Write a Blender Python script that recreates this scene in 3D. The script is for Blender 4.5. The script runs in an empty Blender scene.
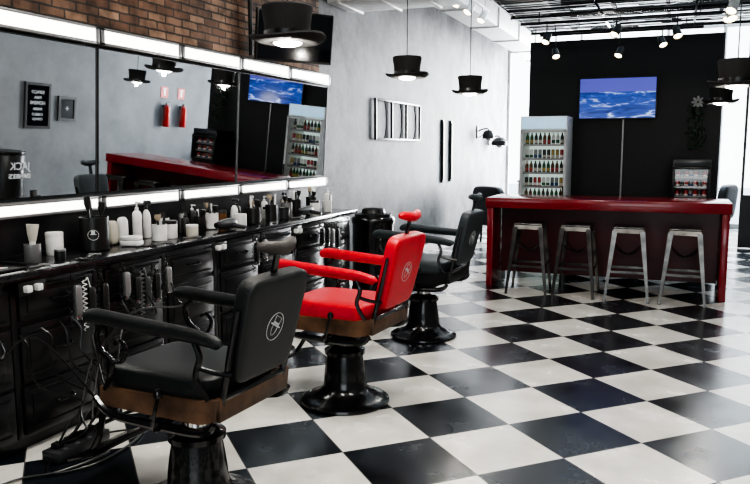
import bpy, bmesh, math, random
from mathutils import Vector, Matrix, Euler
random.seed(7)
S=bpy.context.scene
COL=S.collection
# ---------------------------------------------------------------- materials
def newmat(name):
    m=bpy.data.materials.new(name); m.use_nodes=True
    nt=m.node_tree; b=nt.nodes['Principled BSDF']
    return m,nt,b
def N(nt,t,**k):
    n=nt.nodes.new(t)
    for a,v in k.items(): setattr(n,a,v)
    return n
def mat(name,col,rough=.5,metal=0,em=0,emc=None,var=.12,scale=12,bump=0,coat=0,trans=0,spec=None,str2=0,lo=.3,hi=.7):
    m,nt,b=newmat(name)
    c=(*col,1)
    tc=N(nt,'ShaderNodeTexCoord'); no=N(nt,'ShaderNodeTexNoise'); no.inputs['Scale'].default_value=scale; no.inputs['Detail'].default_value=5+str2
    no.inputs['Roughness'].default_value=.5+.04*str2
    nt.links.new(tc.outputs['Object'],no.inputs['Vector'])
    r=N(nt,'ShaderNodeValToRGB')
    r.color_ramp.elements[0].position=lo; r.color_ramp.elements[1].position=hi
    r.color_ramp.elements[0].color=tuple(x*(1-var) for x in col)+(1,)
    r.color_ramp.elements[1].color=tuple(min(1,x*(1+var)) for x in col)+(1,)
    nt.links.new(no.outputs['Fac'],r.inputs['Fac']); nt.links.new(r.outputs['Color'],b.inputs['Base Color'])
    b.inputs['Roughness'].default_value=rough; b.inputs['Metallic'].default_value=metal
    b.inputs['Coat Weight'].default_value=coat; b.inputs['Transmission Weight'].default_value=trans
    if spec is not None: b.inputs['Specular IOR Level'].default_value=spec
    if em:
        b.inputs['Emission Color'].default_value=(*(emc or col),1); b.inputs['Emission Strength'].default_value=em
    if bump:
        bp=N(nt,'ShaderNodeBump'); bp.inputs['Strength'].default_value=bump; bp.inputs['Distance'].default_value=.01
        n2=N(nt,'ShaderNodeTexNoise'); n2.inputs['Scale'].default_value=scale*6
        nt.links.new(tc.outputs['Object'],n2.inputs['Vector'])
        nt.links.new(n2.outputs['Fac'],bp.inputs['Height']); nt.links.new(bp.outputs['Normal'],b.inputs['Normal'])
    return m
def mth(nt,op,a,b=None):
    n=N(nt,'ShaderNodeMath',operation=op)
    for i,v in enumerate((a,b)):
        if v is None: continue
        if isinstance(v,(int,float)): n.inputs[i].default_value=v
        else: nt.links.new(v,n.inputs[i])
    return n.outputs[0]
def floor_mat():
    m,nt,b=newmat('checker_tile')
    tc=N(nt,'ShaderNodeTexCoord'); sp=N(nt,'ShaderNodeSeparateXYZ'); nt.links.new(tc.outputs['Object'],sp.inputs[0])
    x,y=sp.outputs[0],sp.outputs[1]
    s=mth(nt,'MULTIPLY',mth(nt,'ADD',x,y),.70711); q=mth(nt,'MULTIPLY',mth(nt,'SUBTRACT',y,x),.70711)
    s=mth(nt,'ADD',mth(nt,'MULTIPLY',s,2.0),39.49); q=mth(nt,'ADD',mth(nt,'MULTIPLY',q,2.0),39.176)
    fs=mth(nt,'FLOOR',s); fq=mth(nt,'FLOOR',q)
    par=mth(nt,'MODULO',mth(nt,'ADD',fs,fq),2.0)
    par=mth(nt,'GREATER_THAN',par,.5)
    def edge(v):
        f=mth(nt,'FRACT',v); return mth(nt,'LESS_THAN',mth(nt,'MINIMUM',f,mth(nt,'SUBTRACT',1.0,f)),.006)
    g=mth(nt,'MAXIMUM',edge(s),edge(q))
    no=N(nt,'ShaderNodeTexNoise'); no.inputs['Scale'].default_value=3.5; no.inputs['Detail'].default_value=8
    nt.links.new(tc.outputs['Object'],no.inputs['Vector'])
    def ramp(c0,c1):
        r=N(nt,'ShaderNodeValToRGB'); r.color_ramp.elements[0].color=(*c0,1); r.color_ramp.elements[1].color=(*c1,1)
        r.color_ramp.elements[0].position=.35; r.color_ramp.elements[1].position=.65
        nt.links.new(no.outputs['Fac'],r.inputs['Fac']); return r.outputs['Color']
    W=ramp((.64,.62,.57),(.84,.815,.76)); K=ramp((.006,.008,.011),(.020,.025,.032))
    mx=N(nt,'ShaderNodeMix',data_type='RGBA'); nt.links.new(par,mx.inputs[0]); nt.links.new(W,mx.inputs[6]); nt.links.new(K,mx.inputs[7])
    m2=N(nt,'ShaderNodeMix',data_type='RGBA'); nt.links.new(g,m2.inputs[0]); nt.links.new(mx.outputs[2],m2.inputs[6]); m2.inputs[7].default_value=(.09,.085,.08,1)
    nt.links.new(m2.outputs[2],b.inputs['Base Color'])
    rr=mth(nt,'ADD',mth(nt,'MULTIPLY',no.outputs['Fac'],.28),.10); nt.links.new(rr,b.inputs['Roughness'])
    b.inputs['IOR'].default_value=1.75
    return m
def brick_mat():
    m,nt,b=newmat('brick')
    tc=N(nt,'ShaderNodeTexCoord'); sp=N(nt,'ShaderNodeSeparateXYZ'); cb=N(nt,'ShaderNodeCombineXYZ')
    nt.links.new(tc.outputs['Object'],sp.inputs[0]); nt.links.new(sp.outputs[1],cb.inputs[0]); nt.links.new(sp.outputs[2],cb.inputs[1])
    nz=N(nt,'ShaderNodeTexNoise'); nz.inputs['Scale'].default_value=14; nz.inputs['Detail'].default_value=4; nt.links.new(tc.outputs['Object'],nz.inputs['Vector'])
    vm=N(nt,'ShaderNodeVectorMath',operation='MULTIPLY_ADD'); nt.links.new(nz.outputs['Color'],vm.inputs[0]); vm.inputs[1].default_value=(.018,.014,0); nt.links.new(cb.outputs[0],vm.inputs[2])
    br=N(nt,'ShaderNodeTexBrick'); nt.links.new(vm.outputs[0],br.inputs['Vector'])
    br.inputs['Scale'].default_value=1; br.inputs['Brick Width'].default_value=.19; br.inputs['Row Height'].default_value=.058
    br.inputs['Mortar Size'].default_value=.007; br.inputs['Color1'].default_value=(.15,.080,.052,1); br.inputs['Color2'].default_value=(.40,.25,.165,1); br.inputs['Mortar'].default_value=(.06,.05,.042,1); br.inputs['Bias'].default_value=-.1
    n3=N(nt,'ShaderNodeTexNoise'); n3.inputs['Scale'].default_value=6; n3.inputs['Detail'].default_value=9; nt.links.new(tc.outputs['Object'],n3.inputs['Vector'])
    rr=N(nt,'ShaderNodeValToRGB'); rr.color_ramp.elements[0].position=.36; rr.color_ramp.elements[0].color=(.32,.31,.31,1); rr.color_ramp.elements[1].position=.62; rr.color_ramp.elements[1].color=(1.0,1,1,1); nt.links.new(n3.outputs['Fac'],rr.inputs['Fac'])
    mm=N(nt,'ShaderNodeMix',data_type='RGBA',blend_type='MULTIPLY'); mm.inputs[0].default_value=1; nt.links.new(br.outputs['Color'],mm.inputs[6]); nt.links.new(rr.outputs[0],mm.inputs[7])
    nt.links.new(mm.outputs[2],b.inputs['Base Color']); b.inputs['Roughness'].default_value=.85
    bp=N(nt,'ShaderNodeBump'); bp.inputs['Strength'].default_value=.8; bp.inputs['Distance'].default_value=.012; bp.invert=True
    nt.links.new(br.outputs['Fac'],bp.inputs['Height']); nt.links.new(bp.outputs['Normal'],b.inputs['Normal'])
    return m
def screen_mat():
    m,nt,b=newmat('screen_ocean')
    tc=N(nt,'ShaderNodeTexCoord'); mp=N(nt,'ShaderNodeMapping'); mp.inputs['Scale'].default_value=(2.2,1,5)
    nt.links.new(tc.outputs['Generated'],mp.inputs[0])
    no=N(nt,'ShaderNodeTexNoise'); no.inputs['Scale'].default_value=1.7; no.inputs['Detail'].default_value=8; no.inputs['Distortion'].default_value=1.4
    nt.links.new(mp.outputs[0],no.inputs['Vector'])
    sp=N(nt,'ShaderNodeSeparateXYZ'); nt.links.new(tc.outputs['Generated'],sp.inputs[0])
    lower=mth(nt,'LESS_THAN',sp.outputs[2],.66)
    r=N(nt,'ShaderNodeValToRGB'); e=r.color_ramp.elements
    e[0].position=.3; e[0].color=(.004,.02,.13,1); e[1].position=.78; e[1].color=(.55,.68,1,1)
    x=e.new(.55); x.color=(.02,.06,.30,1)
    nt.links.new(no.outputs['Fac'],r.inputs['Fac'])
    mx=N(nt,'ShaderNodeMix',data_type='RGBA'); nt.links.new(lower,mx.inputs[0]); mx.inputs[6].default_value=(.07,.075,.34,1); nt.links.new(r.outputs[0],mx.inputs[7])
    nt.links.new(mx.outputs[2],b.inputs['Emission Color']); b.inputs['Emission Strength'].default_value=1.1
    b.inputs['Base Color'].default_value=(.01,.01,.02,1); b.inputs['Roughness'].default_value=.2
    return m
def glass_mat(name,tint=(1,1,1),gl=.08):
    m=bpy.data.materials.new(name); m.use_nodes=True; nt=m.node_tree; nt.nodes.clear()
    o=N(nt,'ShaderNodeOutputMaterial'); t=N(nt,'ShaderNodeBsdfTransparent'); t.inputs[0].default_value=(*tint,1)
    g=N(nt,'ShaderNodeBsdfGlossy'); g.inputs['Roughness'].default_value=.03; mx=N(nt,'ShaderNodeMixShader'); mx.inputs[0].default_value=gl
    nt.links.new(t.outputs[0],mx.inputs[1]); nt.links.new(g.outputs[0],mx.inputs[2]); nt.links.new(mx.outputs[0],o.inputs[0]); return m
MT=dict(
 floor=floor_mat(), brick=brick_mat(), screen=screen_mat(), glass=glass_mat('clear_glass',gl=.04), 
 concrete=mat('concrete_wall',(.125,.131,.138),.62,var=.5,scale=2.0,bump=.2,str2=6,spec=.3,lo=.38,hi=.62),
 concreteR=mat('painted_wall',(.18,.187,.194),.7,var=.28,scale=1.2,str2=4),
 ceil=mat('ceiling_paint',(.20,.20,.20),.9), dark=mat('dark_partition',(.007,.007,.008),.6,bump=.15),
 darkwood=mat('black_wood',(.008,.008,.009),.32,coat=.2), stone=mat('dark_stone',(.014,.014,.016),.14,var=.5,scale=30),
 iron=mat('black_enamel',(.006,.006,.007),.24,coat=.3), leatherK=mat('charcoal_leather',(.013,.015,.016),.40,bump=.25,scale=30),
 leatherT=mat('grey_leather',(.030,.040,.045),.40,bump=.25,scale=30), leatherR=mat('red_leather',(.66,.006,.022),.33,bump=.15,scale=30),
 tan=mat('worn_taupe_leather',(.055,.047,.043),.5,bump=.3,scale=30),
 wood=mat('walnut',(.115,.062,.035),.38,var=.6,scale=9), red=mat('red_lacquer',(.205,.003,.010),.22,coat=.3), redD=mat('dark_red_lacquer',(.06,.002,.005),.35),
 steel=mat('brushed_steel',(.125,.122,.116),.26,1,var=.4), chrome=mat('chrome',(.6,.6,.6),.15,1), galv=mat('duct_metal',(.72,.72,.72),.45,.0),
 white=mat('white_plastic',(.68,.68,.66),.35), cream=mat('cream_plastic',(.50,.47,.40),.5), black=mat('black_plastic',(.012,.012,.012),.35), charc=mat('charcoal_plastic',(.035,.036,.038),.3), felt=mat('black_felt',(.012,.011,.011),.8,bump=.4,scale=60),
 band=mat('satin_band',(.004,.004,.004),.3), bulb=mat('bulb_glow',(1,.97,.9),.3,em=9), wbulb=mat('warm_bulb_glow',(1,.80,.5),.3,em=9), diff=mat('lit_diffuser',(1,.985,.93),.4,em=2.6,var=.02), mirror=mat('mirror_silver',(.84,.86,.87),.015,1,var=.0),
 frameS=mat('grey_aluminium',(.24,.24,.24),.4,.6), frameW=mat('white_window_frame',(.5,.5,.5),.4), amber=mat('amber_bottle',(.12,.05,.015),.12), green=mat('green_glass',(.02,.11,.04),.12), blue=mat('blue_liquid',(.03,.07,.2),.1), redp=mat('red_plastic',(.36,.015,.015),.3), yel=mat('yellow_label',(.35,.25,.05),.4),
 bristle=mat('bristles',(.35,.28,.20),.9), chalk=mat('chalk_print',(.6,.6,.6),.8,em=.15), logo=mat('white_print',(.62,.63,.63),.6), lit=mat('cooler_light',(.70,.85,.80),.5,em=.45,var=.02), litD=mat('cooler_back',(.05,.07,.08),.5,em=.03,var=.02), header=mat('cooler_header',(.25,.35,.42),.4,em=.5,emc=(.5,.78,1)), headD=mat('dark_cooler_header',(.03,.035,.04),.3),
 leaf=mat('leaf',(.02,.045,.018),.6,var=.5), pale=mat('pale_flower',(.22,.22,.21),.6), out=mat('pavement',(.6,.6,.6),.9), reed=mat('dark_reed',(.025,.024,.023),.8), brown=mat('brown_board',(.12,.06,.04),.5), fer=mat('extinguisher_red',(.42,.02,.015),.25), sign=mat('sign_red',(.6,.05,.04),.5),
 rub=mat('rubber_cable',(.01,.01,.01),.35), tvb=mat('screen_off',(.006,.007,.01),.08),
)
# ---------------------------------------------------------------- mesh builder
class MB:
    def __init__(s): s.bm=bmesh.new()
    def box(s,c,d,bev=0,rot=None,seg=2):
        m=Matrix.Translation(c)@(Euler(rot).to_matrix().to_4x4() if rot else Matrix())@Matrix.Diagonal((*d,1))
        r=bmesh.ops.create_cube(s.bm,size=1,matrix=m)
        if bev:
            ed={e for v in r['verts'] for e in v.link_edges}
            bmesh.ops.bevel(s.bm,geom=list(ed),offset=bev,segments=seg,affect='EDGES',profile=.5)
        return s
    def hexa(s,p0,d0,p1,d1):
        vs=[]
        for p,d in ((p0,d0),(p1,d1)):
            for sx,sy in ((-1,-1),(1,-1),(1,1),(-1,1)): vs.append(s.bm.verts.new((p[0]+sx*d[0]/2,p[1]+sy*d[1]/2,p[2])))
        f=s.bm.faces.new
        f(vs[0:4][::-1]); f(vs[4:8])
        for i in range(4): j=(i+1)%4; f((vs[i],vs[j],vs[4+j],vs[4+i]))
        return s
    def slab(s,pa,pb):
        a=[s.bm.verts.new(p) for p in pa]; b=[s.bm.verts.new(p) for p in pb]
        s.bm.faces.new(a[::-1]); s.bm.faces.new(b)
        for i in range(len(a)):
            j=(i+1)%len(a); s.bm.faces.new((a[i],a[j],b[j],b[i]))
        return s
    def lathe(s,prof,c=(0,0,0),seg=28,rot=None,sx=1,sy=1):
        R=Euler(rot).to_matrix() if rot else Matrix.Identity(3); c=Vector(c); rings=[]
        for r,z in prof:
            r=max(r,.0004)
            rings.append([s.bm.verts.new(c+R@Vector((r*sx*math.cos(2*math.pi*i/seg),r*sy*math.sin(2*math.pi*i/seg),z))) for i in range(seg)])
        for a,b in zip(rings,rings[1:]):
            for i in range(seg):
                j=(i+1)%seg; s.bm.faces.new((a[i],a[j],b[j],b[i]))
        s.bm.faces.new(rings[0][::-1]); s.bm.faces.new(rings[-1]); return s
    def tube(s,pts,r,seg=8,closed=False,smooth=0,flat=1):
        P=[Vector(p) for p in pts]
        if smooth and len(P)>2:
            Q=[]
            n=len(P)
            for i in range(n-1 if not closed else n):
                p0=P[i-1] if (i>0 or closed) else P[i]; p1=P[i]; p2=P[(i+1)%n]; p3=P[(i+2)%n] if (i+2<n or closed) else p2
                for k in range(smooth):
                    t=k/smooth
                    Q.append(.5*((2*p1)+(-p0+p2)*t+(2*p0-5*p1+4*p2-p3)*t*t+(-p0+3*p1-3*p2+p3)*t**3))
            if not closed: Q.append(P[-1])
            if isinstance(r,(list,tuple)):
                rr=[]
                for i in range(n-1):
                    for k in range(smooth): rr.append(r[i]+(r[i+1]-r[i])*k/smooth)
                rr.append(r[-1]); r=rr
            P=Q
        n=len(P); rings=[]; nrm=None
        for i,p in enumerate(P):
            if closed: t=P[(i+1)%n]-P[i-1]
            else: t=P[min(i+1,n-1)]-P[max(i-1,0)]
            if t.length<1e-9: t=Vector((0,0,1))
            t.normalize()
            if nrm is None:
                nrm=t.orthogonal().normalized()
                if abs(t.z)<.9: nrm=(Vector((0,0,1))-t*t.z).normalized()
            else:
                nrm=nrm-t*nrm.dot(t)
                nrm=nrm.normalized() if nrm.length>1e-6 else t.orthogonal().normalized()
            b=t.cross(nrm); ri=r[i] if isinstance(r,(list,tuple)) else r
            rings.append([s.bm.verts.new(p+nrm*ri*flat*math.cos(2*math.pi*k/seg)+b*ri*math.sin(2*math.pi*k/seg)) for k in range(seg)])
        for i in range(n if closed else n-1):
            a=rings[i]; c=rings[(i+1)%n]
            for k in range(seg):
                j=(k+1)%seg; s.bm.faces.new((a[k],a[j],c[j],c[k]))
        if not closed: s.bm.faces.new(rings[0][::-1]); s.bm.faces.new(rings[-1])
        return s
    def cyl(s,a,b,r,seg=14): return s.tube([a,b],r,seg)
    def sup(s,c,d,e=.35,rot=None,taper=0,nu=32,nv=18,pinch=0):
        R=Euler(rot).to_matrix() if rot else Matrix.Identity(3); c=Vector(c)
        f=lambda w,e: math.copysign(abs(w)**e,w)
        rings=[]
        for i in range(1,nv):
            v=-math.pi/2+math.pi*i/nv; ring=[]
            for k in range(nu):
                u=2*math.pi*k/nu
                x=f(math.cos(v),e)*f(math.cos(u),e); y=f(math.cos(v),e)*f(math.sin(u),e); z=f(math.sin(v),e)
                tt=1+taper*z
                ring.append(s.bm.verts.new(c+R@Vector((x*d[0]/2,y*d[1]/2*tt,z*d[2]/2))))
            rings.append(ring)
        for a,b in zip(rings,rings[1:]):
            for i in range(nu):
                j=(i+1)%nu; s.bm.faces.new((a[i],a[j],b[j],b[i]))
        s.bm.faces.new(rings[0][::-1]); s.bm.faces.new(rings[-1]); return s
    def prism(s,poly,x0,x1,axis='x'):
        def mk(p,t): return {'x':(t,p[0],p[1]),'y':(p[0],t,p[1]),'z':(p[0],p[1],t)}[axis]
        return s.slab([mk(p,x0) for p in poly],[mk(p,x1) for p in poly])
    def mesh(s,name,m):
        bmesh.ops.recalc_face_normals(s.bm,faces=s.bm.faces)
        me=bpy.data.meshes.new(name); s.bm.to_mesh(me); s.bm.free()
        for p in me.polygons: p.use_smooth=True
        me.set_sharp_from_angle(angle=math.radians(38)); me.materials.append(MT[m]); return me
def obj(name,mb,m,parent=None,loc=(0,0,0),rz=0):
    o=bpy.data.objects.new(name,mb.mesh(name,m)); COL.objects.link(o); o.location=loc; o.rotation_euler=(0,0,rz)
    if parent: o.parent=parent
    return o
def tag(o,label,cat,group=None):
    o['label']=label; o['category']=cat
    if group: o['group']=group
    return o
def struct(name,mb,m):
    o=obj(name,mb,m); o['kind']='structure'; return o
def thing(name,label,cat,loc,parts,rz=0,group=None):
    if len(parts)==1:
        p=parts[0]; o=obj(name,p[1],p[2],None,loc,rz)
    else:
        o=bpy.data.objects.new(name,None); o.empty_display_size=.1; COL.objects.link(o); o.location=loc; o.rotation_euler=(0,0,rz)
        made=[]
        for p in parts:
            par=o if len(p)<4 or p[3] is None else made[p[3]]
            c=obj(p[0],p[1],p[2],par)
            if len(p)>4: c['label']=p[4]
            made.append(c)
    return tag(o,label,cat,group)
def dup(root,loc,rz=None,label=None):
    def cp(o,par):
        n=o.copy(); COL.objects.link(n)
        if par is not None: n.parent=par; n.matrix_parent_inverse=Matrix()
        for ch in o.children: cp(ch,n)
        return n
    n=cp(root,None); n.location=loc
    if rz is not None: n.rotation_euler=(0,0,rz)
    if label: n['label']=label
    return n
def text_mesh(name,body,size,m,parent,loc,rot,ext=.002):
    cu=bpy.data.curves.new(name,'FONT'); cu.body=body; cu.size=size; cu.extrude=ext; cu.align_x='CENTER'; cu.align_y='CENTER'
    t=bpy.data.objects.new('tmp',cu); COL.objects.link(t); bpy.context.view_layer.update()
    me=bpy.data.meshes.new_from_object(t.evaluated_get(bpy.context.evaluated_depsgraph_get()))
    bpy.data.objects.remove(t); me.materials.clear(); me.materials.append(MT[m])
    o=bpy.data.objects.new(name,me); COL.objects.link(o); o.parent=parent; o.location=loc; o.rotation_euler=rot; return o
XW=-3.45; XR=2.2; YF=16.0; CZ=4.0
# ---------------------------------------------------------------- room
struct('floor',MB().box((-.6,6.5,-.05),(6.1,19,.1)),'floor')
struct('ground',MB().box((0,25,-.12),(60,17.9,.1)),'out')
struct('wall_left',MB().box((XW-.08,6.5,2),(.16,19,4)),'concrete')
struct('wall_right',MB().box((XR+.08,6.5,2),(.16,19,4)),'concreteR')
struct('wall_front',MB().box((-2.4,-2.95,2),(2.1,.1,4)).box((.425,-2.95,3.25),(3.55,.1,1.5)).box((.425,-2.95,.3),(3.55,.1,.6)),'concreteR')
struct('wall_back',MB().box((-.74,10.46,1.49),(2.42,.12,2.98)),'dark')
c=MB(); c.box((-2.8,6.5,4.06),(1.6,19,.12)); c.box((.1,2.2,4.06),(4.2,10.4,.12)); struct('ceiling',c,'ceil')
rb=MB()
for yy in (8.6,9.8,11.0,12.2,13.4,14.6): rb.box((.1,yy,4.03),(4.2,.12,.12))
for xx in (-1.2,-.3,.6,1.5): rb.box((xx,11.7,4.08),(.06,8.2,.06))
struct('trim_4',rb,'reed')
struct('trim_1',MB().box((XW+.011,1.95,3.14),(.02,9.9,1.7)),'brick')
struct('trim_2',MB().box((XW+.009,3.9,1.06),(.016,5.8,.21)),'darkwood')
struct('baseboard_left',MB().box((XW+.012,11.5,.06),(.02,8.8,.12)),'darkwood')
struct('trim_6',MB().box((.93,12.75,2.0),(.04,.06,3.98)).box((1.55,12.75,2.5),(1.22,.03,.05)).box((1.55,12.75,.42),(1.22,.03,.82)),'black')
w=MB()
for x in (-3.42,-1.95,-.3,.72,2.17): w.box((x,YF-.03,1.95),(.05,.06,3.9))
for z in (.04,3.88): w.box((-.62,YF-.03,z),(5.6,.07,.08))
struct('window_1',w,'frameW')
struct('window_2',MB().box((-.62,YF-.03,1.95),(5.5,.008,3.8)),'glass')
struct('trim_3',MB().box((-2.06,11.6,3.9),(.08,8.5,.18)),'frameS')
# ---------------------------------------------------------------- mirrors & light boxes
segY=[1.22,2.04,2.86,3.68,4.49,5.28,6.1,6.94]
TH=math.radians(3.5)
for a,b in ((1.22,2.04),(2.04,3.68),(3.68,5.28),(5.28,6.94)):
    L=b-a-.008
    f=MB(); 
    f.box((-.012,0,.455),(.012,L,.9))
    for yy in (-L/2+.003,L/2-.003): f.box((0,yy,.455),(.016,.006,.9))
    o=thing('wall_mirror','large wall mirror panel tilted forward between two light strips','mirror',(XW+.04,(a+b)/2,1.262),[('mirror_frame',f,'black'),('mirror_glass',MB().box((0,0,.455),(.006,L-.012,.888)),'mirror')],group='mirror panels above the counter')
    o.rotation_euler=(0,TH,0)
for i,(a,b) in enumerate(zip(segY,segY[1:])):
    for z0,nm,x0 in ((2.18,'top',XW+.03),(1.165,'bottom',XW+.016)):
        L=b-a-.012; h=.105 if nm=='top' else .085
        fr=MB(); 
        fr.box((.03,0,h/2),(.06,L,h),.004)
        for yy in (-L/2+.016,L/2-.016): fr.box((.064,yy,h/2),(.012,.032,h),.002)
        fr.box((.064,0,h-.008),(.012,L,.016),.002); fr.box((.064,0,.008),(.012,L,.016),.002)
        thing('light_box','long white glowing light box along the mirror '+nm+' edge','light',(x0 if nm=='bottom' else x0+.03,(a+b)/2,z0),
          [('housing',fr,'frameS'),('diffuser',MB().box((.0635,0,h/2),(.007,L-.066,h-.032)),'diff')],group='light strips along the mirrors')
# ---------------------------------------------------------------- counter
cab0=None
for i in range(5):
    yc=1.48+1.16*i-.0
    if i==0:
        b=MB(); b.box((0,0,.49),(.42,1.15,.82),.004); b.box((-.03,0,.04),(.36,1.13,.08)); b.box((.0,0,.893),(.45,1.155,.022),.006)
        for yy in (-.56,0,.56): b.box((.214,yy,.48),(.012,.035,.78),.003)
        parts=[('cabinet_body',b,'darkwood')]
        for sy in (-.28,.28):
            for zc,hh,ih in ((.775,.17,.10),(.515,.29,.19),(.225,.25,.16)):
                d=MB(); d.box((.219,sy,zc),(.018,.50,hh),.004); d.box((.229,sy,zc),(.012,.41,ih),.005)
                d.tube([(.228,sy-.22,zc-hh*.38),(.228,sy+.22,zc-hh*.38)],.005,6); d.tube([(.228,sy-.22,zc+hh*.38),(.228,sy+.22,zc+hh*.38)],.005,6)
                parts.append(('drawer',d,'darkwood'))
                k=MB(); z=zc+.01; k.tube([(.235,sy-.06,z),(.26,sy-.05,z-.005),(.263,sy,z-.007),(.26,sy+.05,z-.005),(.235,sy+.06,z)],.006,8,smooth=3)
                parts.append(('drawer_handle',k,'iron',len(parts)-1))
        cab0=thing('cabinet','black lacquered drawer cabinet with raised panels under the worktop','cabinet',(-3.225,yc,0),parts,group='drawer cabinets under the worktop')
    else: dup(cab0,(-3.225,yc,0))
wt=MB(); wt.box((0,0,.022),(.505,5.86,.03),.006); wt.box((.005,0,.003),(.485,5.84,.005))
thing('worktop','long dark polished stone worktop over the cabinets','counter',(-3.19,3.81,.9065),[('worktop',wt,'stone')])
ZT=.9445
# ---------------------------------------------------------------- barber chairs
def barber_chair(loc,rz,lea,label,headm,framem='wood'):
    P=[]
    b=MB(); b.lathe([(.0,0),(.268,0),(.275,.010),(.272,.022),(.255,.032),(.235,.038),(.205,.046),(.15,.078),(.132,.11),(.128,.17),(.118,.24),(.108,.30),(.124,.305),(.126,.33),(.108,.34),(.095,.352),(.07,.36),(.0,.36)],seg=40)
    P.append(('pedestal_base',b,'iron'))
    b=MB(); b.cyl((0,0,.355),(0,0,.46),.055,20); P.append(('piston',b,'chrome'))
    b=MB(); b.box((0,0,.463),(.34,.30,.03),.008); b.lathe([(.09,.40),(.12,.43),(.15,.455)],seg=24)
    for sy in (-1,1):
        b.tube([(.30,sy*.262,.50),(.24,sy*.262,.455),(0,sy*.24,.44),(-.22,sy*.262,.46),(-.31,sy*.262,.52)],[.014,.018,.02,.018,.014],8,smooth=4)
        b.box((0,sy*.2,.45),(.04,.12,.02))
    P.append(('seat_bracket',b,'iron'))
    b=MB()
    for sy in (-1,1): b.prism([(-.285,.515),(-.27,.49),(.22,.485),(.30,.505),(.312,.595),(.2,.575),(-.285,.57)],sy*.245-.014,sy*.245+.014,'y')
    b.box((.30,0,.547),(.028,.48,.095),.006); b.box((-.272,0,.53),(.028,.48,.08),.006); b.box((.01,0,.51),(.55,.47,.02))
    P.append(('seat_frame',b,framem))
    b=MB(); b.sup((-.015,0,.605),(.55,.48,.12),.3,nu=48,nv=20); P.append(('seat',b,lea))
    tilt=math.radians(14)
    cx,cz=.372,.85
    b=MB(); b.sup((cx,0,cz),(.082,.41,.43),.26,rot=(0,tilt,0),taper=.06,nu=48,nv=28); P.append(('backrest',b,lea)); bi=len(P)-1
    R=Euler((0,tilt,0)).to_matrix()
    def bk(x,y,z): return tuple(Vector((cx,0,cz))+R@Vector((x,y,z)))
    b=MB()
    for sy in (-1,1): b.tube([bk(.0,sy*.212,-.30),bk(.0,sy*.214,-.1),bk(.0,sy*.222,.10)],[.015,.013,.009],8)
    b.tube([bk(.0,-.212,-.27),bk(.0,.212,-.27)],.013,8)
    P.append(('back_bracket',b,'iron'))
    X=.0425; a0=math.radians(-28)
    def em(y,z,dx=0): 
        y,z=y*math.cos(a0)-z*math.sin(a0),y*math.sin(a0)+z*math.cos(a0); return bk(X+dx,y,z+.0)
    b=MB(); b.tube([em(.058*math.cos(t),.058*math.sin(t)) for t in [k*math.pi/24 for k in range(48)]],.0014,6,closed=True)
    P.append(('emblem_ring',b,'logo',bi,'thin white ring printed on the back'))
    b=MB()
    def fill(p): b.slab([em(*q,-.002) for q in p],[em(*q,.0012) for q in p])
    fill([(-.040,.006),(-.036,.002),(.036,.002),(.040,.006),(.036,.008),(-.036,.008)])
    b.tube([em(-.021,.008),em(-.024,.042),em(.024,.042),em(.021,.008)],.0014,6); fill([(-.0215,.010),(-.0225,.018),(.0225,.018),(.0215,.010)])
    b.tube([em(-.020,.002),em(-.018,-.020),em(-.006,-.036),em(.006,-.036),em(.018,-.020),em(.020,.002)],.0012,6,smooth=3)
    P.append(('emblem_figure',b,'logo',bi,'white tilted top-hat figure printed on the back'))
    P.append(('headrest_post',MB().hexa(bk(-.012,0,.19),(.012,.036),bk(-.014,0,.30),(.012,.030)),'iron'))
    b=MB(); b.tube([bk(-.035,-.118,.322),bk(-.02,-.10,.329),bk(.0,-.05,.326),bk(.004,0,.322),bk(.0,.05,.326),bk(-.02,.10,.329),bk(-.035,.118,.322)],[.010,.022,.027,.028,.027,.022,.010],14,smooth=4)
    P.append(('headrest',b,headm))
    for sy in (-1,1):
        y=sy*.272
        b=MB(); b.tube([(.345,y,.815),(.33,y,.825),(.22,y,.842),(.05,y,.852),(-.12,y,.862),(-.26,y,.870),(-.305,y,.862),(-.325,y,.845)],[.014,.030,.035,.037,.038,.039,.034,.016],16,smooth=5,flat=.74)
        P.append(('armrest',b,lea))
        b=MB(); 
        b.tube([(-.22,y,.85),(-.27,y,.80),(-.255,y,.73),(-.20,y,.69),(-.21,y,.63),(-.26,y*.93,.56)],[.009,.012,.013,.012,.012,.011],8,smooth=5)
        b.tube([(-.20,y,.69),(-.14,y,.70),(-.12,y,.75),(-.15,y,.78),(-.18,y,.765)],[.010,.009,.008,.008,.007],8,smooth=5)
        P.append(('front_arm_support',b,'iron'))
        b=MB()
        b.tube([(.22,y,.83),(.25,y,.76),(.23,y,.68),(.27,y*.93,.59)],[.011,.013,.012,.011],8,smooth=5)
        b.tube([(.24,y,.72),(.30,y*.9,.70),(.36,y*.80,.69)],.010,8,smooth=3)
        P.append(('rear_arm_support',b,'iron'))
    b=MB()
    for sy in (-1,1): b.tube([(-.27,sy*.17,.49),(-.36,sy*.17,.42),(-.40,sy*.165,.30),(-.47,sy*.16,.20)],.014,8,smooth=4)
    b.box((-.50,0,.19),(.17,.38,.022),.006,rot=(0,-.35,0)); b.tube([(-.38,-.17,.36),(-.38,.17,.36)],.010)
    P.append(('footrest',b,'iron'))
    b=MB(); b.tube([(.02,-.15,.45),(.03,-.28,.44),(.06,-.325,.50),(.09,-.33,.60)],[.009,.009,.008,.008],8,smooth=4); b.lathe([(0,-.02),(.016,-.012),(.018,.005),(.01,.02),(0,.024)],(.092,-.33,.612),14)
    P.append(('recline_lever',b,'iron'))
    return thing('barber_chair',label,'chair',loc,P,rz,group='vintage barber chairs in a row')
barber_chair((-1.88,2.56,0),-.06,'leatherK','charcoal leather vintage barber chair with wooden seat frame beside the counter','tan')
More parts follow.
